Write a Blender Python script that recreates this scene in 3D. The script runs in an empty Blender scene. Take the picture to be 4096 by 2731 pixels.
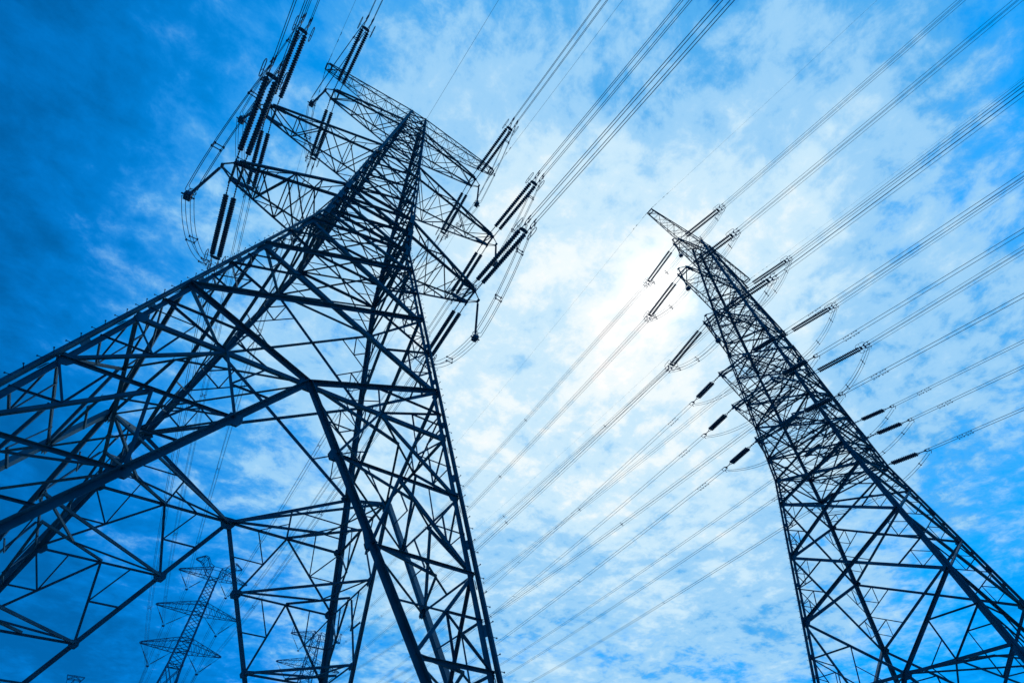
import bpy, math, random
from mathutils import Vector as V, Matrix
random.seed(7)
S = bpy.context.scene
COL = S.collection
GZ = -1.6                       # ground level; the camera stands at the origin, 1.6 m up

# ------------------------------------------------------------------ materials
def principled(name, build):
    m = bpy.data.materials.new(name); m.use_nodes = True
    nt = m.node_tree; b = nt.nodes['Principled BSDF']; build(nt, b); return m

def noise_col(nt, b, c0, c1, scale, lo=.35, hi=.65, socket='Base Color', detail=6):
    tc = nt.nodes.new('ShaderNodeTexCoord'); n = nt.nodes.new('ShaderNodeTexNoise')
    n.inputs['Scale'].default_value = scale; n.inputs['Detail'].default_value = detail
    r = nt.nodes.new('ShaderNodeValToRGB')
    r.color_ramp.elements[0].position = lo; r.color_ramp.elements[0].color = (*c0, 1)
    r.color_ramp.elements[1].position = hi; r.color_ramp.elements[1].color = (*c1, 1)
    nt.links.new(tc.outputs['Object'], n.inputs['Vector']); nt.links.new(n.outputs['Fac'], r.inputs['Fac'])
    nt.links.new(r.outputs['Color'], b.inputs[socket]); return n

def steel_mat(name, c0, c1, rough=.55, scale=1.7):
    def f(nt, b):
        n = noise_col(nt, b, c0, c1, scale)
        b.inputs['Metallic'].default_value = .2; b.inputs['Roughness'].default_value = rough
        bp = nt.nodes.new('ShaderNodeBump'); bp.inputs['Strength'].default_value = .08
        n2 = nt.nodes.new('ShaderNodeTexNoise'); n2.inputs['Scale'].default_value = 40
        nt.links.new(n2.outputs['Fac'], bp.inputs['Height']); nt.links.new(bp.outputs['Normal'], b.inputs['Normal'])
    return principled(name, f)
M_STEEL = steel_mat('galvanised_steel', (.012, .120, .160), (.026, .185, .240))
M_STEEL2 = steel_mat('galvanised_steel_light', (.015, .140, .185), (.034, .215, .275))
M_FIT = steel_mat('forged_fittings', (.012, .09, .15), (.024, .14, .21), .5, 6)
def ins(nt, b):
    noise_col(nt, b, (.008, .075, .12), (.016, .11, .17), 9); b.inputs['Roughness'].default_value = .28
M_INS = principled('insulator_porcelain', ins)
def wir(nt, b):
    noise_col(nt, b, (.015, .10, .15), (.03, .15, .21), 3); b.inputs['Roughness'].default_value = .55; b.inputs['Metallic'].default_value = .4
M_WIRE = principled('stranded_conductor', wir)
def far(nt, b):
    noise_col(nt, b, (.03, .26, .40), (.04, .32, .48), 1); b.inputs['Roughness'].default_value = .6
M_FAR_HAZED = principled('haze_tinted_steel', far)  # steel colour lightened and blued to paint in haze fading on far pylons
def grd(nt, b):
    noise_col(nt, b, (.28, .33, .34), (.40, .44, .44), .35); b.inputs['Roughness'].default_value = .95
M_GROUND = principled('pale_bounce_ground', grd)  # unseen bare ground, made pale to bounce fill light onto steel undersides
def conc(nt, b):
    noise_col(nt, b, (.25, .26, .26), (.4, .4, .39), 4); b.inputs['Roughness'].default_value = .9
M_CONC = principled('concrete', conc)

# ------------------------------------------------------------------ mesh helpers
class MB:
    def __init__(s): s.v = []; s.f = []; s.isl = []
    def _ext(s, pts0, pts1):
        k = len(s.v); n = len(pts0); s.isl.append((k, 2*n, len(s.f), n+2))
        s.v += [tuple(p) for p in pts0] + [tuple(p) for p in pts1]
        for i in range(n):
            j = (i + 1) % n; s.f.append((k+i, k+j, k+n+j, k+n+i))
        s.f.append(tuple(range(k+n-1, k-1, -1))); s.f.append(tuple(range(k+n, k+2*n)))
    def angle(s, p0, p1, w, n, t=None, off=0., flip=1, w2=None):
        """L-section angle iron: one flange lies in the plane square to n, the other stands along n."""
        p0 = V(p0); p1 = V(p1); d = (p1-p0)
        if d.length < 1e-4: return
        d.normalize(); n = V(n); u = n - d*n.dot(d)
        if u.length < 1e-3:
            u = d.orthogonal()
        u.normalize(); v = d.cross(u)*flip; t = t or max(.007, w*.1); w2 = w2 or w
        off += random.uniform(-.004, .004)
        sec = [(0, 0), (w2, 0), (w2, t), (t, t), (t, w), (0, w)]
        a = [p0 + u*(x+off) + v*(y-w*.5) for x, y in sec]; b = [p1 + u*(x+off) + v*(y-w*.5) for x, y in sec]
        s._ext(a, b)
    def box(s, p0, p1, w, h, n=(0, 0, 1)):
        p0 = V(p0); p1 = V(p1); d = (p1-p0).normalized(); n = V(n); u = n - d*n.dot(d)
        if u.length < 1e-3: u = d.orthogonal()
        u.normalize(); v = d.cross(u)
        sec = [(-w/2, -h/2), (w/2, -h/2), (w/2, h/2), (-w/2, h/2)]
        s._ext([p0+v*x+u*y for x, y in sec], [p1+v*x+u*y for x, y in sec])
    def plate(s, c, axu, axv, pts, t):
        c = V(c); axu = V(axu).normalized(); axv = V(axv); axv = (axv-axu*axv.dot(axu)).normalized(); n = axu.cross(axv)
        s._ext([c+axu*x+axv*y-n*t/2 for x, y in pts], [c+axu*x+axv*y+n*t/2 for x, y in pts])
    def tube(s, pts, r, n=6, closed=False):
        pts = [V(p) for p in pts]; m = len(pts); rr = r if isinstance(r, (list, tuple)) else [r]*m
        k = len(s.v); prev = None; nf = len(s.f); n_f = (m*n if closed else (m-1)*n+2); s.isl.append((k, m*n, nf, n_f))
        for i, p in enumerate(pts):
            if closed: d = pts[(i+1) % m]-pts[i-1]
            else: d = pts[min(i+1, m-1)]-pts[max(i-1, 0)]
            d.normalize()
            u = (prev - d*prev.dot(d)) if prev is not None else d.orthogonal()
            if u.length < 1e-5: u = d.orthogonal()
            u.normalize(); prev = u; w = d.cross(u)
            for j in range(n):
                a = 2*math.pi*j/n; s.v.append(tuple(p + (u*math.cos(a)+w*math.sin(a))*rr[i]))
        for i in range(m if closed else m-1):
            i2 = (i+1) % m
            for j in range(n):
                j2 = (j+1) % n; s.f.append((k+i*n+j, k+i*n+j2, k+i2*n+j2, k+i2*n+j))
        if not closed:
            s.f.append(tuple(k+j for j in range(n-1, -1, -1))); s.f.append(tuple(k+(m-1)*n+j for j in range(n)))
    def split(s, name, mat, parent=None):
        """one object for every group of bars that hang together; returns the largest"""
        B = []
        for (k, n, a, b) in s.isl:
            P = s.v[k:k+n]; lo = [min(p[i] for p in P) for i in range(3)]; hi = [max(p[i] for p in P) for i in range(3)]
            B.append((lo, hi, max(hi[i]-lo[i] for i in range(3))))
        N = len(B); par = list(range(N))
        def find(i):
            while par[i] != i: par[i] = par[par[i]]; i = par[i]
            return i
        for i in range(N):
            for j in range(i+1, N):
                g = math.sqrt(sum(max(0., B[i][0][q]-B[j][1][q], B[j][0][q]-B[i][1][q])**2 for q in range(3)))
                if g <= max(.02, .45*max(B[i][2], B[j][2])): par[find(i)] = find(j)
        groups = {}
        for i in range(N): groups.setdefault(find(i), []).append(i)
        first = None
        for g in sorted(groups.values(), key=lambda g: -len(g)):
            m = MB()
            for i in g:
                k, n, a, b = s.isl[i]; d = len(m.v)-k
                m.v += s.v[k:k+n]; m.f += [tuple(q+d for q in f) for f in s.f[a:a+b]]
            o = m.build(name, mat, parent); first = first or o
        return first
    def build(s, name, mat, parent=None, smooth=False):
        me = bpy.data.meshes.new(name); me.from_pydata(s.v, [], s.f); me.materials.append(mat)
        if smooth:
            for p in me.polygons: p.use_smooth = True
        o = bpy.data.objects.new(name, me); COL.objects.link(o)
        if parent: o.parent = parent
        return o

def empty(name, loc, label, cat, group=None):
    o = bpy.data.objects.new(name, None); COL.objects.link(o); o.location = loc
    o.empty_display_size = .5
    o['label'] = label; o['category'] = cat
    if group: o['group'] = group
    return o
def tag(o, label, cat, group=None):
    o['label'] = label; o['category'] = cat
    if group: o['group'] = group
def empty_part(name, parent):
    o = bpy.data.objects.new(name, None); COL.objects.link(o); o.parent = parent; return o
def copy_tree(o, parent=None):
    c = o.copy(); COL.objects.link(c); c.parent = parent
    for ch in o.children: copy_tree(ch, c)
    return c
def lerp(a, b, t): return V(a)*(1-t)+V(b)*t
def mid(a, b): return lerp(a, b, .5)

# ------------------------------------------------------------------ lattice towers
class Tower:
    def __init__(s, loc, prof, label, name='transmission_tower', cat='transmission tower', group=None):
        s.loc = V(loc); s.prof = prof
        s.root = empty(name, loc, label, cat, group)
    def a(s, z):
        P = s.prof
        for (z0, a0), (z1, a1) in zip(P, P[1:]):
            if z <= z1 or (z1, a1) == P[-1]:
                return a0+(a1-a0)*(z-z0)/(z1-z0)
    def c(s, sx, sy, z, k=1.):       # corner node, local coordinates (z in camera heights)
        a = s.a(z)*k; return V((sx*a, sy*a, z-GZ))
    def face(s, f):                  # two corners and outward normal of a face
        return {'F': ((-1, -1), (1, -1), V((0, -1, 0))), 'B': ((1, 1), (-1, 1), V((0, 1, 0))),
                'L': ((-1, 1), (-1, -1), V((-1, 0, 0))), 'R': ((1, -1), (1, 1), V((1, 0, 0)))}[f]

def star_leg(mb, p0, p1, sx, sy, w0, w1, gap, battens=True):
    """two angles corner to corner (cruciform) with batten plates bridging the gap"""
    p0 = V(p0); p1 = V(p1); d = (p1-p0).normalized(); e = V((sx, sy, 0)); e = (e-d*e.dot(d)).normalized()
    ex = V((sx, 0, 0)); ex = (ex-d*ex.dot(d)).normalized(); ey = V((0, sy, 0)); ey = (ey-d*ey.dot(d)-ex*ey.dot(ex)).normalized()
    for sg in (1, -1):
        def sec(p, w):
            t = w*.11; o = p+e*(sg*gap/2)
            return [o+(ex*x+ey*y)*sg for x, y in [(0, 0), (w, 0), (w, t), (t, t), (t, w), (0, w)]]
        mb._ext(sec(p0, w0), sec(p1, w1))
    if battens:
        L = (p1-p0).length; n = max(1, int(L/1.25)); g = d.cross(e)
        for i in range(n):
            c = p0+d*(L*(i+.5)/n); h = w0*.5
            if i % 2: mb.plate(c, d, e, [(-.16, -h*.8), (.16, -h*.8), (.16, h*.8), (-.16, h*.8)], .014)
            else: mb.plate(c, d, g, [(-.13, -h*.5), (.13, -h*.5), (.13, h*.5), (-.13, h*.5)], .014)
    return d, e

def gusset(mb, c, n, r, bolts=True, up=V((0, 0, 1))):
    n = V(n).normalized(); u = (up-n*up.dot(n)).normalized(); v = n.cross(u)
    pts = [(-.62*r, -r), (.62*r, -r), (r*1.05, -.2*r), (.8*r, .7*r), (-.8*r, .7*r), (-1.05*r, -.2*r)]
    for o in (-.03, .25*r*.3+.02): mb.plate(V(c)+n*o, v, u, pts, .016)
    if bolts:
        for i in range(14):
            x = random.uniform(-.7, .7)*r; y = random.uniform(-.8, .55)*r; q = V(c)+v*x+u*y
            mb.box(q-n*.065, q-n*.02, .035, .035, u)

def xpanel(T, mb, subs, f, z0, z1, w, wr, depth=1, parts=True, wh=None):
    (s0, s1, n) = T.face(f)
    a0, b0, a1, b1 = T.c(*s0, z0), T.c(*s1, z0), T.c(*s0, z1), T.c(*s1, z1)
    for i, (p, q) in enumerate(((a0, b1), (b0, a1))):
        m2 = MB() if parts else mb
        m2.angle(p, q, w, n if i == 0 else -n, off=.015, flip=1 if i == 0 else -1)
        if parts: subs.append(('diagonal_brace', m2))
    if wh: mb.angle(a1, b1, wh, n, off=.03)
    # crossing point of the diagonals
    wa, wb = (b0-a0).length, (b1-a1).length; t = wa/(wa+wb); X = lerp(a0, b1, t)
    if depth >= 1:
        for (lo, hi, k) in ((a0, a1, 1), (b0, b1, -1)):
            ml = mid(lo, hi); q0 = mid(lo, X); q1 = mid(hi, X)
            for q in (q0, q1): mb.angle(ml, q, wr, n, off=-.02, flip=k)
            if depth >= 2:
                for (c, q) in ((lo, q0), (hi, q1)):
                    mm = mid(ml, q); mc = mid(c, ml); mb.angle(mm, mc, wr*.7, n, off=-.03, flip=k)
                    mq = mid(c, q); mb.angle(mm, mq, wr*.7, n, off=-.045, flip=-k); mb.angle(mc, mq, wr*.7, n, off=-.06)
    return X

def legs(T, segs, gap, wname='leg', bolts=()):
    for sx in (-1, 1):
        for sy in (-1, 1):
            mb = MB()
            for (z0, z1, w0, w1, star) in segs:
                p0, p1 = T.c(sx, sy, z0), T.c(sx, sy, z1)
                if star: star_leg(mb, p0, p1, sx, sy, w0, w1, gap)
                else: mb.angle(p0, p1, w0*1.15, (-sx, -sy*.001, 0), flip=1, t=.02); mb.angle(p0+V((0,0,.01)), p1, w0*1.1, (0, -sy, 0), flip=-1, t=.02)
            o = mb.build(wname, M_STEEL2, T.root)
            fb = MB(); p = T.c(sx, sy, GZ); fb.box(p+V((0, 0, -1.2)), p+V((0, 0, .25)), 1.1, 1.1, (1, 0, 0)); fb.build('footing', M_CONC, o)
            if (sx, sy) in bolts:
                sb = MB()
                for (z0, z1, w0, w1, star) in segs:
                    p0, p1 = T.c(sx, sy, z0), T.c(sx, sy, z1); L = (p1-p0).length
                    for i in range(int(L/.42)):
                        c = lerp(p0, p1, (i+.5)/int(L/.42)); k = 1 if i % 2 else 0
                        dirv = V((sx, 0, 0)) if k else V((0, sy, 0)); b = V((0, sy, 0)) if k else V((sx, 0, 0))
                        q = c+dirv*(w0*.9)+b*.02; sb.tube([q, q+b*.19], .010, 5); sb.tube([q+b*.18, q+b*.205], .022, 5)
                s_ = sb.build('step_bolts', M_FIT, o); s_['kind'] = 'stuff'

def kpanel(T, zl, zm, levels, w, wr, gus=True):
    """V from the leg nodes at zl down to mid-face M at zm, then a long lambda from M to the footings, with
    sub-divided redundant bracing on both sides (levels: heights of the horizontal struts, last = footing)."""
    half = {}
    for f in 'FRBL':
        s0, s1, n = T.face(f); mb = MB(); subs = []; gs = []
        M = mid(T.c(*s0, zm), T.c(*s1, zm)); gs.append((M, .30))
        def sub(p, q, ww, nn, name='diagonal_brace', **k):
            m2 = MB(); m2.angle(p, q, ww, nn, **k); subs.append((name, m2))
        for k, sc in ((1, s0), (-1, s1)):
            top = T.c(*sc, zl); h0 = T.c(*sc, zm); foot = T.c(*sc, levels[-1])
            sub(top, M, w*.95, n, off=.015, flip=k); sub(M, foot, w*1.05, n, off=.02, flip=-k)
            sub(h0, M, w*.75, -n, name='horizontal_strut', off=.01, flip=k)
            # V part redundants
            vm = mid(top, M); lm = mid(top, h0); hm = mid(h0, M)
            for p, q in ((lm, vm), (lm, hm), (vm, hm)): mb.angle(p, q, wr, n, off=-.02, flip=k)
            mb.angle(mid(lm, hm), mid(h0, hm), wr*.7, n, off=-.03); mb.angle(mid(lm, hm), mid(lm, h0), wr*.7, n, off=-.04)
            mb.angle(mid(vm, hm), mid(hm, M), wr*.7, n, off=-.05)
            # below M
            def D(z): return lerp(M, foot, (M.z-(z-GZ))/(M.z-foot.z))
            pm = hm; prev_l = h0
            key = (f, sc); half[key] = [('h', hm)]
            for i, z in enumerate(levels[:-1]):
                l = T.c(*sc, z); dd = D(z); m = mid(l, dd)
                if i < 2:
                    sub(l, dd, w*.5, n, name='horizontal_strut', off=-.01, flip=k)
                    sub(l, pm, w*.55, -n, off=.03, flip=k); sub(pm, dd, w*.5, n, off=.04, flip=-k)
                    gs.append((dd, .22 if i == 0 else .16))
                    q = mid(l, pm)
                    mb.angle(q, prev_l, wr*.8, n, off=-.04); mb.angle(q, mid(prev_l, pm), wr*.7, n, off=-.05)
                    mb.angle(mid(l, prev_l), q, wr*.7, n, off=-.055)
                    q = mid(dd, pm); pd = M if i == 0 else D(levels[i-1])
                    mb.angle(q, mid(pm, pd), wr*.7, n, off=-.05); mb.angle(q, mid(dd, pd), wr*.8, n, off=-.055)
                else:
                    sub(l, dd, w*.5, n, name='horizontal_strut', off=-.01, flip=k)
                    dg = mid(prev_l, dd); sub(prev_l, dd, w*.55, -n, off=.03, flip=-k); mb.angle(dg, l, wr*1.1, n, off=-.05, flip=k)
                    mb.angle(dg, mid(prev_l, l), wr*.8, n, off=-.04); mb.angle(dg, mid(l, dd), wr*.8, n, off=-.03)
                    mb.angle(dg, mid(prev_d, dd), wr*.8, n, off=-.045)
                half[key].append((m, dd)); pm = m; prev_l = l; prev_d = dd
            mb.angle(prev_l, lerp(prev_d, foot, .6), w*.5, n, off=.03)
        o = mb.split('lower_lattice', M_STEEL, T.root)
        for nm, m2 in subs: m2.build(nm, M_STEEL, o)
        for c, r in gs:
            g = MB(); gusset(g, c, n, r); g.build('gusset_plate', M_STEEL2, o)
    # hip bracing between neighbouring faces and the diaphragm at the M level
    hb = MB(); c4 = [mid(T.c(*T.face(f)[0], zm), T.c(*T.face(f)[1], zm)) for f in 'FRBL']
    for i in range(4):
        f1, f2 = 'FRBL'[i], 'FRBL'[(i+1) % 4]; sc = T.face(f1)[1]
        h1, h2 = half[(f1, sc)], half[(f2, sc)]
        e = mid(h1[0][1], h2[0][1]); hb.angle(h1[0][1], h2[0][1], wr*1.3, (0, 0, 1)); 
        hb.angle(e, c4[i], wr*1.3, (0, 0, 1), off=.02); hb.angle(e, c4[(i+1) % 4], wr*1.3, (0, 0, 1), off=.03)
        for (a, b) in list(zip(h1[1:], h2[1:])):
            hb.angle(a[0], b[0], wr*1.1, (0, 0, 1), off=.02); hb.angle(a[1], b[1], wr*1.2, (0, 0, 1), off=-.02)
            e2 = mid(a[0], b[0]); hb.angle(e2, a[1], wr, (0, 0, 1), off=.04); hb.angle(e2, b[1], wr, (0, 0, 1), off=.05)
        hb.angle(c4[i], c4[(i+1) % 4], wr*1.2, (0, 0, 1), off=-.03)
    hb.split('hip_lattice', M_STEEL, T.root)

def diaphragm(T, zs, w):
    for z in zs:
        mb = MB(); cs = [T.c(*T.face(f)[0], z) for f in 'FRBL']
        for i in range(4):
            mb.angle(cs[i], cs[(i+1) % 4], w, (0, 0, 1))
        mb.angle(cs[0], cs[2], w*.8, (0, 0, 1), off=.03); mb.angle(cs[1], cs[3], w*.8, (0, 0, -1), off=.03)
        mb.split('diaphragm', M_STEEL, T.root)

def crossarm(T, side, zb, zt, tip, w, n=4, name='crossarm', bracket=False, taper=.9, plates=True, zt_tip=None, bw=.5):
    """box-lattice arm: four chords from the legs to a narrow rectangular tip (x, half-depth, height)"""
    tx, ty, tz = tip; mb = MB(); subs = []
    Bc = {}; Tc = {}
    zt_tip = tz+.28 if zt_tip is None else zt_tip
    for sy in (-1, 1):
        b0 = T.c(side, sy, zb); b1 = V((side*tx, sy*ty, tz-GZ)); t0 = T.c(side, sy, zt); t1 = V((side*(tx-.1), sy*ty, zt_tip-GZ))
        Bc[sy] = [lerp(b0, b1, i/n) for i in range(n+1)]; Tc[sy] = [lerp(t0, t1, i/n) for i in range(n+1)]
        for p, q, hint in ((b0, b1, (0, 0, -1)), (t0, t1, (0, 0, 1))):
            m2 = MB(); m2.angle(p, q, w, hint, flip=side*sy); subs.append(('chord', m2))
        ns = V((0, sy, 0))
        for i in range(n):
            p, q = (Bc[sy][i], Tc[sy][i+1]) if i % 2 else (Tc[sy][i], Bc[sy][i+1])
            mb.angle(p, q, w*.5, ns, off=-.01)
            if i and i < n: mb.angle(Bc[sy][i], Tc[sy][i], w*.42, ns, off=.02)
            if i < n-1:
                h = mid(p, q); mb.angle(h, mid(Bc[sy][i], Bc[sy][i+1]), w*.32, ns, off=.03); 
    for CH, hint in ((Bc, (0, 0, -1)), (Tc, (0, 0, 1))):
        for i in range(n):
            k = 1 if (i % 2) else -1
            mb.angle(CH[k][i], CH[-k][i+1], w*.5, hint, off=.02)
            if CH is Bc and i < n-1: mb.angle(CH[-k][i], CH[k][i+1], w*.45, hint, off=-.03)
            if i: mb.angle(CH[1][i], CH[-1][i], w*.42, hint, off=-.02)
    # tip frame: two cross members where the strings are pinned, plus side plates
    for dx in (0, -.45):
        p = [V((side*(tx+dx), sy*ty, tz-GZ-.03)) for sy in (-1, 1)]
        mb.box(p[0], p[1], .13, .10, (0, 0, 1))
    mb.angle(V((side*tx, -ty, tz-GZ)), V((side*(tx-.45), ty, tz-GZ)), w*.45, (0, 0, 1), off=.05)
    if bracket:
        e = V((side*(tx+.65), 0, tz-GZ)); 
        for sy in (-1, 1):
            mb.angle(V((side*tx, sy*ty, tz-GZ)), e+V((0, sy*.12, 0)), w*bw, (0, 0, 1)); mb.angle(V((side*(tx-.1), sy*ty, zt_tip-GZ)), e+V((0, sy*.1, .05)), w*bw*.84, (0, 0, 1))
        mb.box(e+V((0, -.16, -.02)), e+V((0, .16, -.02)), .16, .14)
    o = mb.split(name, M_STEEL, T.root)
    for nm, m2 in subs: m2.build(nm, M_STEEL, o)
    if plates:
        for sy in (-1, 1):
            g = MB()
            g.box(V((side*(tx+.12), sy*ty, tz-GZ+.10)), V((side*(tx-1.15), sy*(ty+.02), tz-GZ+.13)), .05, .34, (0, 0, 1))
            for dx in (0, -.45): g.box(V((side*(tx+dx), sy*(ty-.03), tz-GZ-.16)), V((side*(tx+dx), sy*(ty+.12), tz-GZ-.16)), .10, .20)
            g.split('attachment_plate', M_FIT, o)
    return o

def body(T, zs, w, wr, depth=1, wh=None, parts=False, nm='body_lattice'):
    for f in 'FRBL':
        mb = MB(); subs = []
        for i, (z0, z1) in enumerate(zip(zs, zs[1:])):
            ww = w if not callable(w) else w(z0)
            xpanel(T, mb, subs, f, z0, z1, ww, wr, depth, parts, wh)
        o = mb.split(nm, M_STEEL, T.root) if mb.v else empty_part(nm, T.root)
        for n_, m2 in subs: m2.build(n_, M_STEEL, o)

def leg_gussets(T, zs, r):
    for z in zs:
        for f in 'FRBL':
            s0, s1, n = T.face(f); mb = MB()
            for sc in (s0, s1):
                c = T.c(*sc, z); ins_ = (mid(T.c(*s0, z), T.c(*s1, z))-c).normalized()
                mb.plate(c+ins_*r*.7, ins_, V((0, 0, 1)), [(-r*.6, -r*.8), (r*.4, -r*.7), (r*.9, 0), (r*.4, r*.7), (-r*.6, r*.8)], .02+random.uniform(0, .004))
            mb.split('gusset_plate', M_STEEL2, T.root)

# ------------------------------------------------------------------ near tower on the left
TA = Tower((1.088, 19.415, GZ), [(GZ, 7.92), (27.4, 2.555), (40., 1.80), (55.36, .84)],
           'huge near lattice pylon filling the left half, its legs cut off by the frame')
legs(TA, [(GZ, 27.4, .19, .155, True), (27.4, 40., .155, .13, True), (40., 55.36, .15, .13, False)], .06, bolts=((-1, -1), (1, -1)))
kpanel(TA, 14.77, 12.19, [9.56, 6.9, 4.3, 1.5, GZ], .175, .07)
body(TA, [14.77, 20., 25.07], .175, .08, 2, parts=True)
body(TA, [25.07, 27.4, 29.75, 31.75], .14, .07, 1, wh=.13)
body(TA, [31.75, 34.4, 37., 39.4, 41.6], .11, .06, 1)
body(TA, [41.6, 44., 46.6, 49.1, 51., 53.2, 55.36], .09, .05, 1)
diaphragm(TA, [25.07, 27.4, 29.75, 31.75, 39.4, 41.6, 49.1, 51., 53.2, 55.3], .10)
leg_gussets(TA, [25.07, 20., 14.77, 12.19, 9.56], .24)
leg_gussets(TA, [29.75, 31.75, 39.4, 41.6, 49.1, 51.], .20)
ARMS_A = {'low': (8.44, .63, 30.26, 29.75, 31.75), 'middle': (9.8, .51, 39.87, 39.4, 41.6), 'upper': (7.48, .44, 49.56, 49.1, 51.)}
for k, (tx, ty, tz, zb, zt) in ARMS_A.items():
    for sd in (-1, 1): crossarm(TA, sd, zb, zt, (tx, ty, tz), .155 if k == 'low' else .14, n=4 if k != 'upper' else 3, bracket=True)
for sd in (-1, 1): crossarm(TA, sd, 53.2, 55.3, (9.61, .33, 55.0), .085, n=7, name='earth_wire_arm', plates=False, zt_tip=55.25)
g = MB()
for sx in (-1, 1):
    for sy in (-1, 1):
        for z, h in ((31.75, .55), (29.75, .4), (27.4, .5)):
            c = TA.c(sx, sy, z); g.box(c-V((0, 0, h)), c+V((0, 0, h)), .30, .30, (1, 0, 0))
g.split('splice_plate', M_STEEL, TA.root)

# ------------------------------------------------------------------ tower on the right
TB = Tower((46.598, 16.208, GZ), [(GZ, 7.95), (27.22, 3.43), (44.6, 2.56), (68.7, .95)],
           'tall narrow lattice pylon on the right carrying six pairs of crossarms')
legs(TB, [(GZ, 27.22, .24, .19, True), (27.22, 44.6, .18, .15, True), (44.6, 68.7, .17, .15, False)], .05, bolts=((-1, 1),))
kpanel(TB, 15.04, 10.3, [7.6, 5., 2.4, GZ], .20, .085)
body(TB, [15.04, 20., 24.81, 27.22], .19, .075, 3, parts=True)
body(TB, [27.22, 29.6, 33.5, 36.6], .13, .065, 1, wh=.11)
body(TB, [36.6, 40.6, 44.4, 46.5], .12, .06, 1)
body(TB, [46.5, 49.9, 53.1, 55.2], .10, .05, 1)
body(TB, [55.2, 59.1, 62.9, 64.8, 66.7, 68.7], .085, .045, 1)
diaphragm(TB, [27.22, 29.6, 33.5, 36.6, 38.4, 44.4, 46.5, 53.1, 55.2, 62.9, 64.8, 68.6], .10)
leg_gussets(TB, [27.22, 24.81, 20., 15.04], .30)
leg_gussets(TB, [44.4, 46.5, 53.1, 55.2, 36.6, 33.5, 29.6], .26)
ARMS_B = {'lowest long': (8.69, .83, 44.62, 44.4, 46.5), 'middle long': (9.81, .7, 53.34, 53.1, 55.2), 'highest long': (7.37, .49, 63.13, 62.9, 64.8)}
for k, (tx, ty, tz, zb, zt) in ARMS_B.items():
    for sd in (-1, 1): crossarm(TB, sd, zb, zt, (tx, ty, tz), .13, n=4, bracket=True, bw=.3)
for sd in (-1, 1): crossarm(TB, sd, 66.7, 68.6, (11.05, .41, 68.5), .10, n=7, name='earth_wire_arm', plates=False, zt_tip=68.72)
ARMS_C = {'first short': (9.1, 1.5, 36.6, 36.6, 38.4), 'second short': (7.7, 2.3, 33.5, 33.5, 35.1), 'third short': (6.8, 2.0, 29.6, 29.6, 31.4)}
for k, (tx, ty, tz, zb, zt) in ARMS_C.items():
    for sd in (-1, 1): crossarm(TB, sd, zb, zt, (tx, ty, tz), .10, n=3, bracket=False)

# ------------------------------------------------------------------ insulator strings (prototypes along +Y)
def disc_mesh(L0, n, pitch, r, seg=12):
    mb = MB(); prof = []
    for i in range(n):
        y = L0+i*pitch; prof += [(y+pitch*.02, .075), (y+pitch*.14, .085), (y+pitch*.26, r*.95), (y+pitch*.48, r), (y+pitch*.70, r*.86), (y+pitch*.84, .085)]
    prof = [(L0-.02, .03)]+prof+[(L0+n*pitch+.05, .03)]
    mb.tube([(0, y, 0) for y, _ in prof], [q for _, q in prof], seg); return mb
def chain_mesh(y0, y1, r, nb):
    mb = MB(); pr = []
    for i in range(nb):
        a = y0+(y1-y0)*i/nb; h = (y1-y0)/nb
        pr += [(a, r*.5), (a+h*.2, r), (a+h*.5, r*1.15), (a+h*.75, r*.55), (a+h*.98, r*.5)]
    mb.tube([(0, y, 0) for y, _ in pr], [q for _, q in pr], 7); return mb
def racetrack(cx, cy, hl, hh, r, tilt=0.):
    pts = []
    for i in range(28):
        a = 2*math.pi*i/28; c, s_ = math.cos(a), math.sin(a)
        y = (hl-hh)*(1 if c > 0 else -1)*min(1, abs(c)*3)+hh*c; z = hh*s_
        pts.append((cx+tilt*y, cy+y, z))
    return pts
def make_string500():
    root = empty('insulator_string', (0, 0, 0), '', 'insulator string')
    dm = disc_mesh(.95, 26, .19, .168, 14); cm = chain_mesh(0, .92, .045, 5)
    d0 = dm.build('disc_string', M_INS, root, True); c0 = cm.build('link_chain', M_FIT, root, True)
    d0.location.x = -.23; c0.location.x = -.23
    for o in (d0, c0):
        c = o.copy(); COL.objects.link(c); c.parent = root; c.location.x = .23
    y = MB(); y.plate((0, 6.05, 0), (1, 0, 0), (0, 1, 0), [(-.34, -.10), (.34, -.10), (.30, .10), (.12, .16), (-.12, .16), (-.30, .10)], .03)
    for x in (-.23, .23):
        y.tube([(x, 5.85, 0), (x, 6.0, 0)], .035, 6)
        y.tube([(x, 6.05, 0), (x*.96, 6.4, 0)], .03, 6)
        y.plate((x*.96, 6.45, 0), (0, 0, 1), (0, 1, 0), [(-.24, .06), (0, -.1), (.24, .06), (.2, .12), (-.2, .12)], .025)
    y.build('yoke_plate', M_FIT, root)
    for x in (-1, 1):
        for z in (-1, 1):
            k = MB(); k.tube([(x*.22, 6.5, z*.22), (x*.22, 7.0, z*.22)], [.02, .04], 6); k.tube([(x*.22, 6.86, z*.22), (x*.22, 7.12, z*.22)], .045, 7)
            k.tube([(x*.22, 6.95, z*.22), (x*.23, 6.98, z*.22-.1), (x*.24, 6.9, z*.22-.24)], .028, 6)
            k.build('tension_clamp', M_FIT, root)
        rg = MB(); rg.tube(racetrack(x*.56, 6.2, .52, .26, .02), .024, 6, True)
        rg.tube([(x*.23, 6.1, 0), (x*.56, 6.1, .0)], .014, 5); rg.tube([(x*.56, 6.1, .25), (x*.56, 6.1, -.25)], .014, 5)
        rg.build('corona_ring', M_FIT, root, True)
    return root
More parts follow.
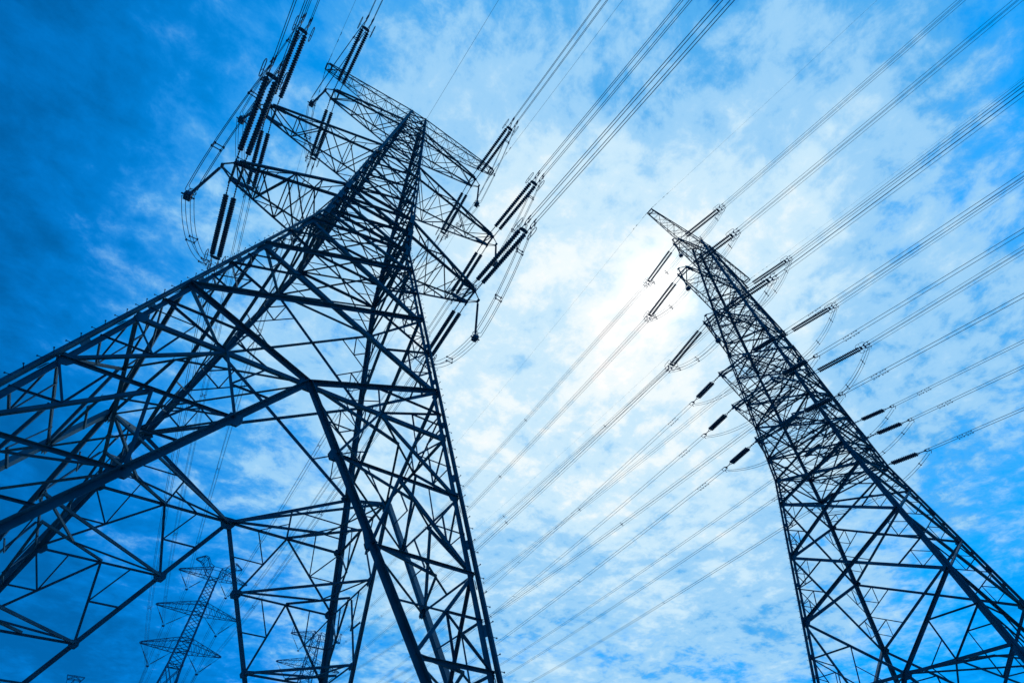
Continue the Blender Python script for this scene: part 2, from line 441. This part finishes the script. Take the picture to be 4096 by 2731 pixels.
def make_string110():
    root = empty('insulator_string', (0, 0, 0), '', 'insulator string')
    cm = chain_mesh(0, .7, .07, 3).build('link_chain', M_FIT, root, True)
    p = MB()
    for (y0, y1, k) in ((.7, 1., 1), (3.32, 3.6, -1)):
        a, b = (y0, y1) if k > 0 else (y1, y0)
        p.tube([(0, a, 0), (-.16, b, 0), (.16, b, 0), (0, a, 0)], .034, 6)
    p.tube([(0, 3.6, 0), (0, 3.95, 0)], .042, 6); p.plate((0, 4.0, 0), (1, 0, 0), (0, 1, 0), [(0, -.12), (.22, .06), (.2, .12), (-.2, .12), (-.22, .06)], .03)
    p.build('yoke_plate', M_FIT, root)
    d0 = disc_mesh(1.05, 14, .16, .15, 12).build('disc_string', M_INS, root, True); d0.location.x = -.16
    c = d0.copy(); COL.objects.link(c); c.parent = root; c.location.x = .16
    for x in (-1, 1):
        k = MB(); k.tube([(x*.2, 4.08, 0), (x*.2, 4.5, 0)], .032, 6); k.tube([(x*.2, 4.35, 0), (x*.21, 4.4, -.12), (x*.2, 4.3, -.3)], .026, 6)
        k.build('tension_clamp', M_FIT, root)
    return root
PROTO = {}
def place_string(kind, p, d, label, group):
    if kind not in PROTO:
        o = {'500': make_string500, '110': make_string110}[kind](); PROTO[kind] = o
    else: o = copy_tree(PROTO[kind])
    d = V(d).normalized(); x = d.cross(V((0, 0, 1))).normalized(); z = x.cross(d)
    o.matrix_world = Matrix(((x.x, d.x, z.x, p[0]), (x.y, d.y, z.y, p[1]), (x.z, d.z, z.z, p[2]), (0, 0, 0, 1)))
    o['label'] = label; o['group'] = group
    return x, d, z

# ------------------------------------------------------------------ conductors
def bundle(name, label, cat, group, p, x, d, z, offs, end=None, s0=0., k=.0006, L=150., r=.017, every=45., first=9., dampers=False, endoff=None, mat=None, seg=36):
    """wires start at the clamps of a string (offsets offs in x,z) and run with a sagging curve, either
    freely for L metres with start slope s0 and curvature k, or to a given end point"""
    p = V(p); root = empty(name, p, label, cat, group); h = V((d.x, d.y, 0)); 
    if end is not None:
        e = V(end)-p; L = math.hypot(e.x, e.y); h = V((e.x, e.y, 0))/L; k = 2*(e.z-s0*L)/(L*L)
    else: h.normalize()
    def C(t): return h*t+V((0, 0, s0*t+k*t*t/2))
    ts = [L*(i/seg)**1.35 for i in range(seg+1)]
    for (ox, oz) in offs:
        mb = MB(); mb.tube([C(t)+x*ox+z*oz for t in ts], r, 6)
        mb.build('wire', mat or M_WIRE, root, True)
    t = first
    while t < L-5 and every:
        sp = MB(); c = C(t)
        if len(offs) == 4:
            q = [c+x*ox+z*oz for ox, oz in ((-.22, -.22), (.22, -.22), (.22, .22), (-.22, .22))]
            for i in range(4):
                sp.box(lerp(q[i], c, .05), lerp(q[i], c, .55), .035, .05, h)
                sp.box(lerp(q[i], c, .5), lerp(q[(i+1) % 4], c, .5), .04, .05, h); sp.box(q[i]-h*.05, q[i]+h*.05, .07, .07)
        elif len(offs) == 2:
            q = [c+x*ox+z*oz for ox, oz in offs]; sp.box(q[0], q[1], .03, .04, h)
        if sp.v: sp.build('spacer', M_FIT, root)
        t += every*random.uniform(.85, 1.15)
    if dampers:
        for (ox, oz) in offs:
            for t in (2.6, 3.3):
                dm = MB(); c = C(t)+x*ox+z*oz; dm.tube([c, c+V((0, 0, -.09))], .02, 5)
                b = c+V((0, 0, -.09)); dm.tube([b-h*.24, b+h*.24], .009, 5)
                for s_ in (-1, 1): dm.tube([b+h*.16*s_, b+h*.26*s_], .034, 6)
                dm.build('vibration_damper', M_FIT, root)
    return root

def jumper(label, group, F, fx, Rr, rx, low, offs, nsp=2, r=.017, expo=2.1, post=None):
    """loop of slack wires from one tension clamp down past the arm tip and up to the other"""
    F = V(F); Rr = V(Rr); low = V(low); root = empty('jumper_loop', low, label, 'jumper wire', group)
    def side(A, t): # t 0 at low, 1 at clamp A
        q = low+(A-low)*t; q.z = low.z+(A.z-low.z)*(t**expo); return q-low
    path = [(side(F, 1-i/16.), fx, 1-i/16.) for i in range(16)]+[(side(Rr, i/16.), rx, i/16.) for i in range(17)]
    def off(p, xv, t, ox, oz): return p+V((xv.x*ox, xv.y*ox, oz*(1-.15*t)))
    for ox, oz in offs:
        mb = MB(); mb.tube([off(p, xv, t, ox, oz) for p, xv, t in path], r, 6); mb.build('wire', M_WIRE, root, True)
    if nsp:
        for i in (3, 9, 23, 29)[:4 if nsp > 1 else 2]:
            p, xv, t = path[i]; sp = MB(); q = [off(p, xv, t, ox, oz) for ox, oz in offs]
            for a in range(len(q)-1): sp.box(q[a], q[a+1], .03, .05, (0, 1, 0))
            for a in q: sp.tube([a-V((0, .06, 0)), a+V((0, .06, 0))], .05, 6)
            sp.build('spacer', M_FIT, root)
    return root

def post_insulator(label, group, top, bot):
    top = V(top); bot = V(bot); d = bot-top; L = d.length; root = empty('jumper_support', top, label, 'post insulator', group)
    pr = []; n = 34
    for i in range(n):
        t = .06+.80*i/n; h = .80/n
        pr += [(t*L, .05), ((t+h*.35)*L, .082), ((t+h*.6)*L, .085), ((t+h*.8)*L, .05)]
    dn = d.normalized(); mb = MB(); mb.tube([dn*y for y, _ in [(0, 0)]+pr], [.035]+[q for _, q in pr], 9); mb.build('insulator_rod', M_INS, root, True)
    rg = MB(); c = dn*(L*.88); rg.tube([c+V((.19*math.cos(a*math.pi/8), .19*math.sin(a*math.pi/8), 0)) for a in range(16)], .022, 6, True); rg.tube([c+V((-.19, 0, 0)), c+V((.19, 0, 0))], .015, 5)
    rg.build('corona_ring', M_FIT, root, True)
    cl = MB(); cl.tube([dn*(L*.86), dn*(L*.96)], .05, 7); c = dn*L; cl.box(c-V((0, .22, 0)), c+V((0, .22, 0)), .34, .30, (0, 0, 1)); cl.box(c-V((.34, 0, .0)), c+V((.34, 0, 0)), .06, .08, (0, 0, 1))
    cl.build('weight_clamp', M_FIT, root)
    return root

QUAD = ((-.22, -.22), (.22, -.22), (.22, .22), (-.22, .22)); TWIN = ((-.2, 0), (.2, 0))
SIDE = {-1: 'left', 1: 'right'}
def phase(T, twr, arm, tip, sd, kind, fdir, rdir, fs0, rs0, rend, drop, gname, k=.0006, sup=True, Lf=120.):
    tx, ty, tz = tip; X, Y = T.loc.x, T.loc.y; Ls = 7.1 if kind == '500' else 4.5; offs = QUAD if kind == '500' else TWIN
    res = {}
    cx = tx-(.225 if kind == '500' else 0)
    what = 'quad' if kind == '500' else 'twin'
    for sy, dr, word in ((-1, fdir, 'overhead'), (1, rdir, 'into the distance')):
        p = V((X+sd*cx, Y+sy*(ty+.1), tz-.16)); x, d, z = place_string(kind, p, dr, '%s insulator string, %s side of %s %s arm, %s' % ('long double' if kind == '500' else 'short double', 'near' if sy < 0 else 'far', SIDE[sd], arm, twr), '%s insulator strings' % gname)
        e = p+d*(Ls-.1); res[sy] = (e, x)
        lab = '%s wires running %s from %s %s arm of %s' % (what, word, SIDE[sd], arm, twr)
        if sy < 0: bundle('conductor_bundle', lab, 'power line', '%s conductor bundles' % gname, e, x, d, z, offs, s0=fs0, k=k, L=Lf, first=random.uniform(28, 50), every=48, dampers=kind == '110', r=.0195)
        else: bundle('conductor_bundle', lab, 'power line', '%s conductor bundles' % gname, e, x, d, z, offs, s0=rs0, end=rend, first=random.uniform(24, 48), every=40, dampers=kind == '110', r=.0195)
    low = V((X+sd*(tx+(.65 if kind == '500' else .0)), Y, tz-drop))
    F, fx = res[-1]; Rr, rx = res[1]
    jumper('slack %s wire loop hanging below %s %s arm of %s' % (what, SIDE[sd], arm, twr), '%s jumper loops' % gname, F+V((0, .25, -.25)), fx, Rr+V((0, -.25, -.25)), rx, low, offs, nsp=2 if kind == '500' else 1)
    if sup and kind == '500':
        post_insulator('rod insulator hanging at the tip of the %s %s arm of the %s' % (SIDE[sd], arm, twr), '%s jumper supports' % gname, (X+sd*(tx+.65), Y, tz-.12), low+V((0, 0, 0)))

FAR1 = V((10.08, 170., GZ)); FAR2 = V((56.4, 220., GZ))
f1_v = {('low', -1): (4.3, 43.7), ('low', 1): (15.9, 43.9), ('middle', -1): (3.45, 53.2), ('middle', 1): (16.65, 53.3), ('upper', -1): (4.7, 62.8), ('upper', 1): (15.15, 63.)}
for k, (tx, ty, tz, zb, zt) in ARMS_A.items():
    for sd in (-1, 1):
        ex, ez = f1_v[(k, sd)]
        phase(TA, 'near pylon', k, (tx, ty, tz), sd, '500', (.046, -1, -.045), (.055, 1, .0), -.085, .005, (ex, 170, ez-.4), {'low': 4.3, 'middle': 3.3, 'upper': 4.3}[k], 'near pylon')
f2_v = {'highest long': (5.3, 69.4), 'middle long': (7., 58.8), 'lowest long': (7., 49.0)}
for k, (tx, ty, tz, zb, zt) in ARMS_B.items():
    for sd in (-1, 1):
        ex, ez = f2_v[k]
        phase(TB, 'right pylon', k, (tx, ty, tz), sd, '500', (.11, -1, -.06), (.085, 1, -.16), .02, -.035, (56.4+sd*ex, 220, ez), 4.4, 'right pylon', k=.0006)
f2_w = {'first short': (9., 42.), 'second short': (8., 38.), 'third short': (7., 33.5)}
for k, (tx, ty, tz, zb, zt) in ARMS_C.items():
    for sd in (-1, 1):
        ex, ez = f2_w[k]
        phase(TB, 'right pylon', k, (tx, ty, tz), sd, '110', (.03, -1, -.12), (.10, 1, -.08), -.07, -.03, (56.4+sd*ex+10, 220, ez), 2.6, 'right pylon short arm', k=.0006, sup=False)

def earth(T, twr, tip, fs0, rend, fx, rs0, rw=.011):
    tx, ty, tz = tip
    for sd in (-1, 1):
        for sy, word in ((-1, 'overhead'), (1, 'into the distance')):
            p = V((T.loc.x+sd*tx, T.loc.y+sy*ty, tz)); d = V((fx, sy, 0)).normalized(); x = d.cross(V((0, 0, 1)))
            r = bundle('earth_wire', 'thin wire running %s from the %s end of the top arm, %s' % (word, SIDE[sd], twr), 'earth wire', 'earth wires of the %s' % twr, p, x, d, V((0, 0, 1)), ((0, 0),),
                       s0=fs0 if sy < 0 else rs0, L=130, end=None if sy < 0 else rend[sd], every=0, r=rw)
            c = MB(); h = d if sy < 0 else (V(rend[sd])-p).normalized()
            for a, b, q in ((.0, .5, .03), (.6, 1.0, .026), (2.2, 2.5, .03), (2.9, 3.2, .03)): c.tube([h*a+V((0, 0, -.02*a)), h*b+V((0, 0, -.02*b))], q, 6)
            c.split('dead_end_clamp', M_FIT, r)
    rg = MB()
    return r
earth(TA, 'near pylon', (9.61, .33, 55.1), -.07, {-1: (3.7, 170, 70.8), 1: (16.7, 170, 70.8)}, .05, .02)
p_ = V((TA.loc.x+.84, TA.loc.y-.84, 55.4)); d_ = V((.046, -1, 0)).normalized()
bundle('earth_wire', 'thin wire rising overhead from the very peak of the near pylon', 'earth wire', 'earth wires of the near pylon', p_, d_.cross(V((0, 0, 1))), d_, V((0, 0, 1)), ((0, 0),), s0=-.06, L=130, every=0, r=.012)
earth(TB, 'right pylon', (11.05, .41, 68.6), -.02, {-1: (46.5, 220, 77.4), 1: (66.5, 220, 77.4)}, .10, -.02, .008)

# ------------------------------------------------------------------ distant towers
def slim_tower(loc, label, zs_body, prof, mat):
    T = Tower(loc, prof, label); 
    for sx in (-1, 1):
        for sy in (-1, 1):
            mb = MB()
            for z0, z1 in zip(zs_body, zs_body[1:]): mb.angle(T.c(sx, sy, z0), T.c(sx, sy, z1), .26, (-sx, 0, 0), t=.05)
            mb.build('leg', mat, T.root)
    for f in 'FRBL':
        mb = MB(); subs = []
        for z0, z1 in zip(zs_body, zs_body[1:]):
            big = z1-z0 > 4
            xpanel(T, mb, subs, f, z0, z1, .13 if not big else .2, .10, 1 if big else 0, False, None if not big else .15)
        mb.split('body_lattice', mat, T.root)
    return T
def slim_arm(T, sd, zb, zt, tip, n, mat, name='crossarm', w=.15):
    tx, tz = tip; mb = MB(); L = {}
    for sy in (-1, 1):
        b0 = T.c(sd, sy, zb); t0 = T.c(sd, sy, zt); e = V((sd*tx, sy*.15, tz-GZ)); e2 = e+V((0, 0, .25))
        B = [lerp(b0, e, i/n) for i in range(n+1)]; U = [lerp(t0, e2, i/n) for i in range(n+1)]; L[sy] = (B, U)
        mb.angle(b0, e, w, (0, 0, -1), t=.03); mb.angle(t0, e2, w, (0, 0, 1), t=.03)
        for i in range(n):
            mb.angle(B[i], U[i], w*.5, (0, sy, 0)); mb.angle(U[i], B[i+1], w*.5, (0, sy, 0), off=.02)
    for i in range(n):
        k = 1 if i % 2 else -1
        for c in (0, 1): mb.angle(L[k][c][i], L[-k][c][i+1], w*.5, (0, 0, 1)); mb.angle(L[-k][c][i+1], L[k][c][i+1], w*.5, (0, 0, 1), off=.03)
    mb.box(V((sd*(tx-.4), 0, tz-GZ+.1)), V((sd*(tx+.25), 0, tz-GZ+.1)), .4, .35)
    return mb.build(name, mat, T.root)
def steps(z0, z1, h): 
    n = max(1, round((z1-z0)/h)); return [z0+(z1-z0)*i/n for i in range(n+1)]
def vstring(T, pa, pb, pv, label, group):
    root = empty('v_insulator', V(pv), label, 'insulator string', group)
    for p in (pa, pb):
        d = V(p)-V(pv); L = d.length; d.normalize(); 
        mb = MB(); pr = [(0, .03), (.5, .03)]; a, b = .5, L*.62
        n = 22
        for i in range(n):
            y = a+(b-a)*i/n; h = (b-a)/n; pr += [(y, .06), (y+h*.4, .17), (y+h*.7, .06)]
        pr += [(b+.05, .05), (L, .04)]
        mb.tube([d*y for y, _ in pr], [q for _, q in pr], 7); mb.build('disc_string', M_INS, root)
    y = MB(); y.plate((0, 0, -.15), (1, 0, 0), (0, 0, 1), [(-.4, .1), (.4, .1), (.25, -.3), (-.25, -.3)], .08); y.build('yoke_plate', M_FIT, root)

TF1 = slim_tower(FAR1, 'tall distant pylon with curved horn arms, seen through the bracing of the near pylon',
                 steps(GZ, 44.5, 6.5)+steps(44.5, 67., 1.9)[1:], [(GZ, 5.6), (44.5, 1.75), (67., 1.18), (70., 1.1)], M_FAR_HAZED)
diaphragm(TF1, [44.5, 48.0, 50.6, 57.2, 59.8, 66.7], .16)
for z, w, nm in ((48.2, 9.76, 'lowest'), (57.4, 10.47, 'middle'), (67.1, 9.25, 'top')):
    for sd in (-1, 1):
        slim_arm(TF1, sd, z-.3, z+2.4, (w, z), 6, M_FAR_HAZED)
        vx = {48.2: 5.8, 57.4: 6.6, 67.1: 5.25}[z]; vz = z-4.35
        vstring(TF1, (FAR1.x+sd*w, 170, z), (FAR1.x+sd*1.5, 170, z-.3), (FAR1.x+sd*vx, 170, vz), 'V shaped insulators under the %s %s arm of the horned distant pylon' % (SIDE[sd], nm), 'V insulators of the horned distant pylon')
for sd in (-1, 1):
    mb = MB(); ang = []
    for sy in (-1, 1):
        lo = [V((sd*x, sy*y, z-GZ)) for x, y, z in ((1.2, 1.1, 66.9), (2.6, .8, 68.0), (4.1, .55, 69.8), (5.0, .35, 70.4), (6.5, .12, 70.75))]
        hi = [V((sd*x, sy*y, z-GZ)) for x, y, z in ((1.1, 1.1, 69.6), (2.3, .8, 70.3), (3.4, .55, 71.9), (4.4, .35, 72.3), (6.5, .12, 71.05))]
        for P in (lo, hi):
            for a, b in zip(P, P[1:]): mb.angle(a, b, .15, (0, 0, 1), t=.03)
        for i in range(4): mb.angle(lo[i], hi[i], .08, (0, sy, 0)); mb.angle(hi[i], lo[i+1], .08, (0, sy, 0), off=.02); mb.angle(lo[i], hi[i+1], .07, (0, sy, 0), off=.04)
        ang.append((lo, hi))
    for i in range(5):
        for c in (0, 1): mb.angle(ang[0][c][i], ang[1][c][i], .08, (0, 0, 1))
    mb.angle(TF1.c(sd, -1, 67.), V((sd*1.1, -1.1, 69.6-GZ)), .16, (0, 1, 0)); mb.angle(TF1.c(sd, 1, 67.), V((sd*1.1, 1.1, 69.6-GZ)), .16, (0, 1, 0))
    mb.build('earth_wire_horn', M_FAR_HAZED, TF1.root)
mb = MB(); mb.angle((-1.1, -1.1, 69.6-GZ), (1.1, -1.1, 69.6-GZ), .14, (0, 0, 1)); mb.angle((-1.1, 1.1, 69.6-GZ), (1.1, 1.1, 69.6-GZ), .14, (0, 0, 1)); mb.split('top_frame', M_FAR_HAZED, TF1.root)

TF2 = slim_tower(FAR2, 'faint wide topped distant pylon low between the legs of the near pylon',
                 steps(GZ, 50., 6.5)+steps(50., 76.2, 2.2)[1:], [(GZ, 6.), (50., 2.6), (76.3, 1.3)], M_FAR_HAZED)
for sd in (-1, 1):
    slim_arm(TF2, sd, 63.9, 66.8, (11.8, 64.4), 6, M_FAR_HAZED)
    slim_arm(TF2, sd, 73.8, 76.2, (9.6, 74.2), 6, M_FAR_HAZED)
    mb = MB(); p = V((sd*9.1, 0, 74.2-GZ))
    for sy in (-1, 1):
        for dx in (-.5, .5): mb.angle(p+V((dx, sy*.4, 0)), p+V((dx*.3-sd*-.2, sy*.1, 3.4)), .1, (1, 0, 0))
    mb.angle(p+V((-.5, 0, .3)), p+V((.4, 0, 1.8)), .07, (0, 1, 0)); mb.angle(p+V((.4, 0, 1.8)), p+V((-.2, 0, 3.0)), .07, (0, 1, 0))
    mb.box(p+V((-.2, 0, 3.4)), p+V((sd*.9, 0, 3.1)), .15, .15); mb.split('earth_wire_peak', M_FAR_HAZED, TF2.root)
    for z, w, vx, nm in ((74.2, 9.6, 5.3, 'upper'), (64.4, 11.8, 7., 'lower')):
        vstring(TF2, (FAR2.x+sd*w, 220, z), (FAR2.x+sd*1.8, 220, z-.3), (FAR2.x+sd*vx, 220, z-5.), 'V shaped insulators under the %s %s arm of the faint distant pylon' % (SIDE[sd], nm), 'V insulators of the faint distant pylon')

TF3 = slim_tower(V((-16.7, 320., GZ)), 'tiny far pylon top peeking over the lower left edge of the picture', steps(GZ, 68.5, 7.), [(GZ, 6.), (62., 1.2), (68.5, 1.3)], M_FAR_HAZED)
for sd in (-1, 1):
    mb = MB()
    for sy in (-1, 1):
        a = V((sd*1.3, sy*1.2, 68.5-GZ)); b = V((sd*2.6, sy*.8, 72.6-GZ)); c = V((sd*3.4, sy*.5, 74.1-GZ)); d = V((0, sy*.8, 74.1-GZ)); e = V((0, sy*.8, 72.9-GZ))
        for p, q in ((a, b), (b, c), (c, d), (b, e), (b, d), (a, e)): mb.angle(p, q, .2, (0, sy, 0), t=.05)
    mb.split('head_frame', M_FAR_HAZED, TF3.root)

# onward spans past the horned pylon and past the faint one
for (nm, sd), (ex, ez) in f1_v.items():
    p = V((ex, 170, ez-.4)); d = V((.05, 1, 0)).normalized(); x = d.cross(V((0, 0, 1)))
    bundle('conductor_bundle', 'distant wire bundle leaving the %s %s insulator of the horned distant pylon' % (SIDE[sd], nm), 'power line', 'far conductor bundles', p, x, d, V((0, 0, 1)), QUAD, s0=-.14, k=.0007, L=330, first=40, every=90, r=.022, seg=18)
for sd in (-1, 1):
    p = V((10.08+sd*6.6, 170, 70.8)); d = V((.05, 1, 0)).normalized()
    bundle('earth_wire', 'distant earth wire leaving the %s horn of the horned distant pylon' % SIDE[sd], 'earth wire', 'far earth wires', p, d.cross(V((0, 0, 1))), d, V((0, 0, 1)), ((0, 0),), s0=-.1, k=.0006, L=330, every=0, r=.018, seg=18)

# ------------------------------------------------------------------ ground, haze
gb = MB(); N = 24; R_ = 3000.
gb.v = [(R_*(2*i/N-1)*(abs(2*i/N-1)), R_*(2*j/N-1)*(abs(2*j/N-1)), GZ) for j in range(N+1) for i in range(N+1)]
gb.f = [(j*(N+1)+i, j*(N+1)+i+1, (j+1)*(N+1)+i+1, (j+1)*(N+1)+i) for j in range(N) for i in range(N)]
go = gb.build('ground', M_GROUND); go['kind'] = 'structure'

HAZE = True
if HAZE:
    m = bpy.data.materials.new('air_haze'); m.use_nodes = True; nt = m.node_tree; nt.nodes.clear()
    out = nt.nodes.new('ShaderNodeOutputMaterial'); pv = nt.nodes.new('ShaderNodeVolumePrincipled')
    pv.inputs['Color'].default_value = (.20, .74, .99, 1); pv.inputs['Density'].default_value = .0016; pv.inputs['Anisotropy'].default_value = 0.
    nt.links.new(pv.outputs[0], out.inputs['Volume'])
    hb = MB(); hb.box((40, -160, 44.), (40, 350, 44.), 420, 93.2, (0, 0, 1))
    ho = hb.build('haze', m); ho['kind'] = 'stuff'

# ------------------------------------------------------------------ sky and sun
SUN = V((.5308, .2861, .7978)).normalized()
w = bpy.data.worlds.new('World'); S.world = w; w.use_nodes = True; nt = w.node_tree; nt.nodes.clear()
nn = nt.nodes.new; L = nt.links.new
def val(x):
    n = nn('ShaderNodeValue'); n.outputs[0].default_value = x; return n.outputs[0]
def mth(op, a, b=None, c=None, clamp=False):
    n = nn('ShaderNodeMath'); n.operation = op; n.use_clamp = clamp
    for i, x in enumerate((a, b, c)):
        if x is None: continue
        if isinstance(x, (int, float)): n.inputs[i].default_value = x
        else: L(x, n.inputs[i])
    return n.outputs[0]
def mixc(f, a, b):
    n = nn('ShaderNodeMix'); n.data_type = 'RGBA'
    for i, x in ((0, f), (6, a), (7, b)):
        if isinstance(x, (int, float)): n.inputs[i].default_value = x
        elif isinstance(x, tuple): n.inputs[i].default_value = (*x, 1)
        else: L(x, n.inputs[i])
    return n.outputs[2]
def smooth(x, lo, hi, a=0., b=1.):
    n = nn('ShaderNodeMapRange'); n.interpolation_type = 'SMOOTHSTEP'; L(x, n.inputs[0])
    for i, q in ((1, lo), (2, hi), (3, a), (4, b)): n.inputs[i].default_value = q
    return n.outputs[0]
tc = nn('ShaderNodeTexCoord'); D = tc.outputs['Generated']
sx = nn('ShaderNodeSeparateXYZ'); L(D, sx.inputs[0]); dx, dy, dz = sx.outputs
dzc = mth('MAXIMUM', dz, .06)
# a cloud sheet seen in perspective: direction projected on a plane overhead
px = mth('DIVIDE', dx, mth('ADD', dzc, .12)); py = mth('DIVIDE', dy, mth('ADD', dzc, .12))
cp = nn('ShaderNodeCombineXYZ'); L(px, cp.inputs[0]); L(py, cp.inputs[1])
def noise(scale, detail, rough, off, dist=0., vec=None):
    mp = nn('ShaderNodeVectorMath'); mp.operation = 'ADD'; L(vec or cp.outputs[0], mp.inputs[0]); mp.inputs[1].default_value = off
    n = nn('ShaderNodeTexNoise'); L(mp.outputs[0], n.inputs['Vector']); n.inputs['Scale'].default_value = scale; n.inputs['Detail'].default_value = detail
    n.inputs['Roughness'].default_value = rough; n.inputs['Distortion'].default_value = dist; return n.outputs['Fac']
# slow warp so the sheet drifts in streaks
wn = nn('ShaderNodeTexNoise'); L(cp.outputs[0], wn.inputs['Vector']); wn.inputs['Scale'].default_value = 1.3; wn.inputs['Detail'].default_value = 3
wv = nn('ShaderNodeVectorMath'); wv.operation = 'MULTIPLY_ADD'; L(wn.outputs['Color'], wv.inputs[0]); wv.inputs[1].default_value = (.12, .12, 0); L(cp.outputs[0], wv.inputs[2])
n1 = noise(1.9, 8, .55, (3.1, 1.7, 0), .2, wv.outputs[0])
n2 = noise(4.6, 10, .62, (7.3, 2.2, 4), .25, wv.outputs[0])
n3 = noise(13., 9, .66, (1.3, 9.2, 8), .2, wv.outputs[0])
n4 = noise(2.6, 7, .6, (11.3, 5.2, 2), .3, wv.outputs[0])
# how overcast each part of the sky is (thick in the middle of the view, clear toward the low left and right)
COV = [-2.022, 0.101, 1.407, 2.547, 0.915, 0.317, 0.579, 0.685, -0.841]
terms = [None, dx, dy, dz, mth('MULTIPLY', dx, dx), mth('MULTIPLY', dy, dy), mth('MULTIPLY', dx, dy), mth('MULTIPLY', dx, dz), mth('MULTIPLY', dy, dz)]
cov = val(COV[0])
for c_, t_ in zip(COV[1:], terms[1:]): cov = mth('ADD', cov, mth('MULTIPLY', t_, c_))
cov = mth('MINIMUM', mth('MAXIMUM', cov, -.05), 1.0)
dotb = nn('ShaderNodeVectorMath'); dotb.operation = 'DOT_PRODUCT'; L(D, dotb.inputs[0]); dotb.inputs[1].default_value = (.4767, .4663, .7452)   # where the sheet is thickest and brightest
def cen(n, k): return mth('MULTIPLY', mth('SUBTRACT', n, .5), k)
tex = mth('ADD', mth('ADD', cen(n1, 1.15), cen(n2, 1.45)), cen(n3, 1.15))
dens = mth('ADD', mth('SUBTRACT', mth('MULTIPLY', cov, 1.75), smooth(dotb.outputs['Value'], .60, .84, .42, .05)), tex)
cloud = smooth(dens, .05, .85)
dot = nn('ShaderNodeVectorMath'); dot.operation = 'DOT_PRODUCT'; L(D, dot.inputs[0]); dot.inputs[1].default_value = SUN
sd_ = mth('MAXIMUM', dot.outputs['Value'], 0.)
sky = nn('ShaderNodeTexSky'); sky.sky_type = 'NISHITA'; sky.sun_disc = False
el = math.asin(SUN.z); sky.sun_elevation = el; sky.sun_rotation = math.atan2(SUN.x, SUN.y); sky.air_density = 1.2; sky.dust_density = .3; sky.ozone_density = 3.
bwn = nn('ShaderNodeRGBToBW'); L(sky.outputs[0], bwn.inputs[0])
aq = mth('MULTIPLY', mth('MULTIPLY', mth('POWER', bwn.outputs[0], .25), smooth(sd_, .40, .95, .80, 1.2)), smooth(dens, -.6, .35, .74, 1.30))
bs = nn('ShaderNodeVectorMath'); bs.operation = 'SCALE'; L(mixc(smooth(sd_, .45, .9), (.004, 1.30, 4.3), (.006, 1.62, 4.5)), bs.inputs[0]); L(aq, bs.inputs['Scale'])
blue = bs.outputs[0]
# cloud light: thin edges and undersides bluish, thick parts white, brightest around the veiled sun
glow1 = mth('POWER', mth('MAXIMUM', dotb.outputs['Value'], 0.), 5.); glow2 = mth('POWER', sd_, 45.); glow3 = mth('POWER', sd_, 800.)
bv = mth('ADD', mth('ADD', .05, mth('MULTIPLY', glow1, .68)), mth('ADD', mth('MULTIPLY', glow2, .15), mth('MULTIPLY', glow3, .30)))
bv = mth('ADD', bv, mth('MULTIPLY', mth('ADD', mth('ADD', cen(n4, .75), cen(n2, .95)), cen(n3, .95)), mth('ADD', .50, mth('MULTIPLY', glow1, .50))))
rp = nn('ShaderNodeValToRGB'); L(bv, rp.inputs['Fac']); rp.color_ramp.interpolation = 'EASE'
E_ = rp.color_ramp.elements
E_[0].position = 0.; E_[0].color = (.004, .27, .77, 1); E_[1].position = 1.; E_[1].color = (1., 1., 1., 1)
for p_, c_ in ((.16, (.09, .43, .88)), (.36, (.33, .64, .95)), (.60, (.60, .83, .99)), (.85, (.88, .97, 1.))):
    e_ = E_.new(p_); e_.color = (*c_, 1)
cl = nn('ShaderNodeVectorMath'); cl.operation = 'SCALE'; L(rp.outputs['Color'], cl.inputs[0]); L(mth('ADD', 8.3, mth('MULTIPLY', glow3, 2.)), cl.inputs['Scale'])
skyc = mixc(cloud, blue, cl.outputs[0])
gl = nn('ShaderNodeVectorMath'); gl.operation = 'SCALE'; gl.inputs[0].default_value = (.85, 1., 1.05); L(mth('MULTIPLY', mth('ADD', mth('MULTIPLY', glow3, 2.2), mth('MULTIPLY', glow2, .12)), mth('MAXIMUM', mth('ADD', .8, cen(n2, 5.)), .05)), gl.inputs['Scale'])
ad = nn('ShaderNodeVectorMath'); ad.operation = 'ADD'; L(skyc, ad.inputs[0]); L(gl.outputs[0], ad.inputs[1])
bg = nn('ShaderNodeBackground'); L(ad.outputs[0], bg.inputs['Color']); bg.inputs['Strength'].default_value = .12
wo = nn('ShaderNodeOutputWorld'); L(bg.outputs[0], wo.inputs['Surface'])

sl = bpy.data.lights.new('sun', 'SUN'); sl.energy = 3.2; sl.angle = math.radians(3.); sl.color = (.95, .97, 1.)
so = bpy.data.objects.new('sun', sl); COL.objects.link(so); so.rotation_euler = (-SUN).to_track_quat('-Z', 'Y').to_euler()

# ------------------------------------------------------------------ camera
RC = [[0.8302822136, -0.5573219591, -0.0048661741], [0.4217678240, 0.6339972015, -0.6481970774], [0.3643396058, 0.5361341086, 0.7614570698]]
cam = bpy.data.cameras.new('camera'); cam.sensor_width = 36; cam.lens = 17.655; cam.clip_end = 6000; cam.clip_start = .05
co = bpy.data.objects.new('camera', cam); COL.objects.link(co)
r, dn, fw = RC
co.matrix_world = Matrix(((r[0], -dn[0], -fw[0], 0), (r[1], -dn[1], -fw[1], 0), (r[2], -dn[2], -fw[2], 0), (0, 0, 0, 1)))
S.camera = co
S.view_settings.view_transform = 'Standard'; S.view_settings.look = 'None'; S.view_settings.exposure = 0; S.view_settings.gamma = 1
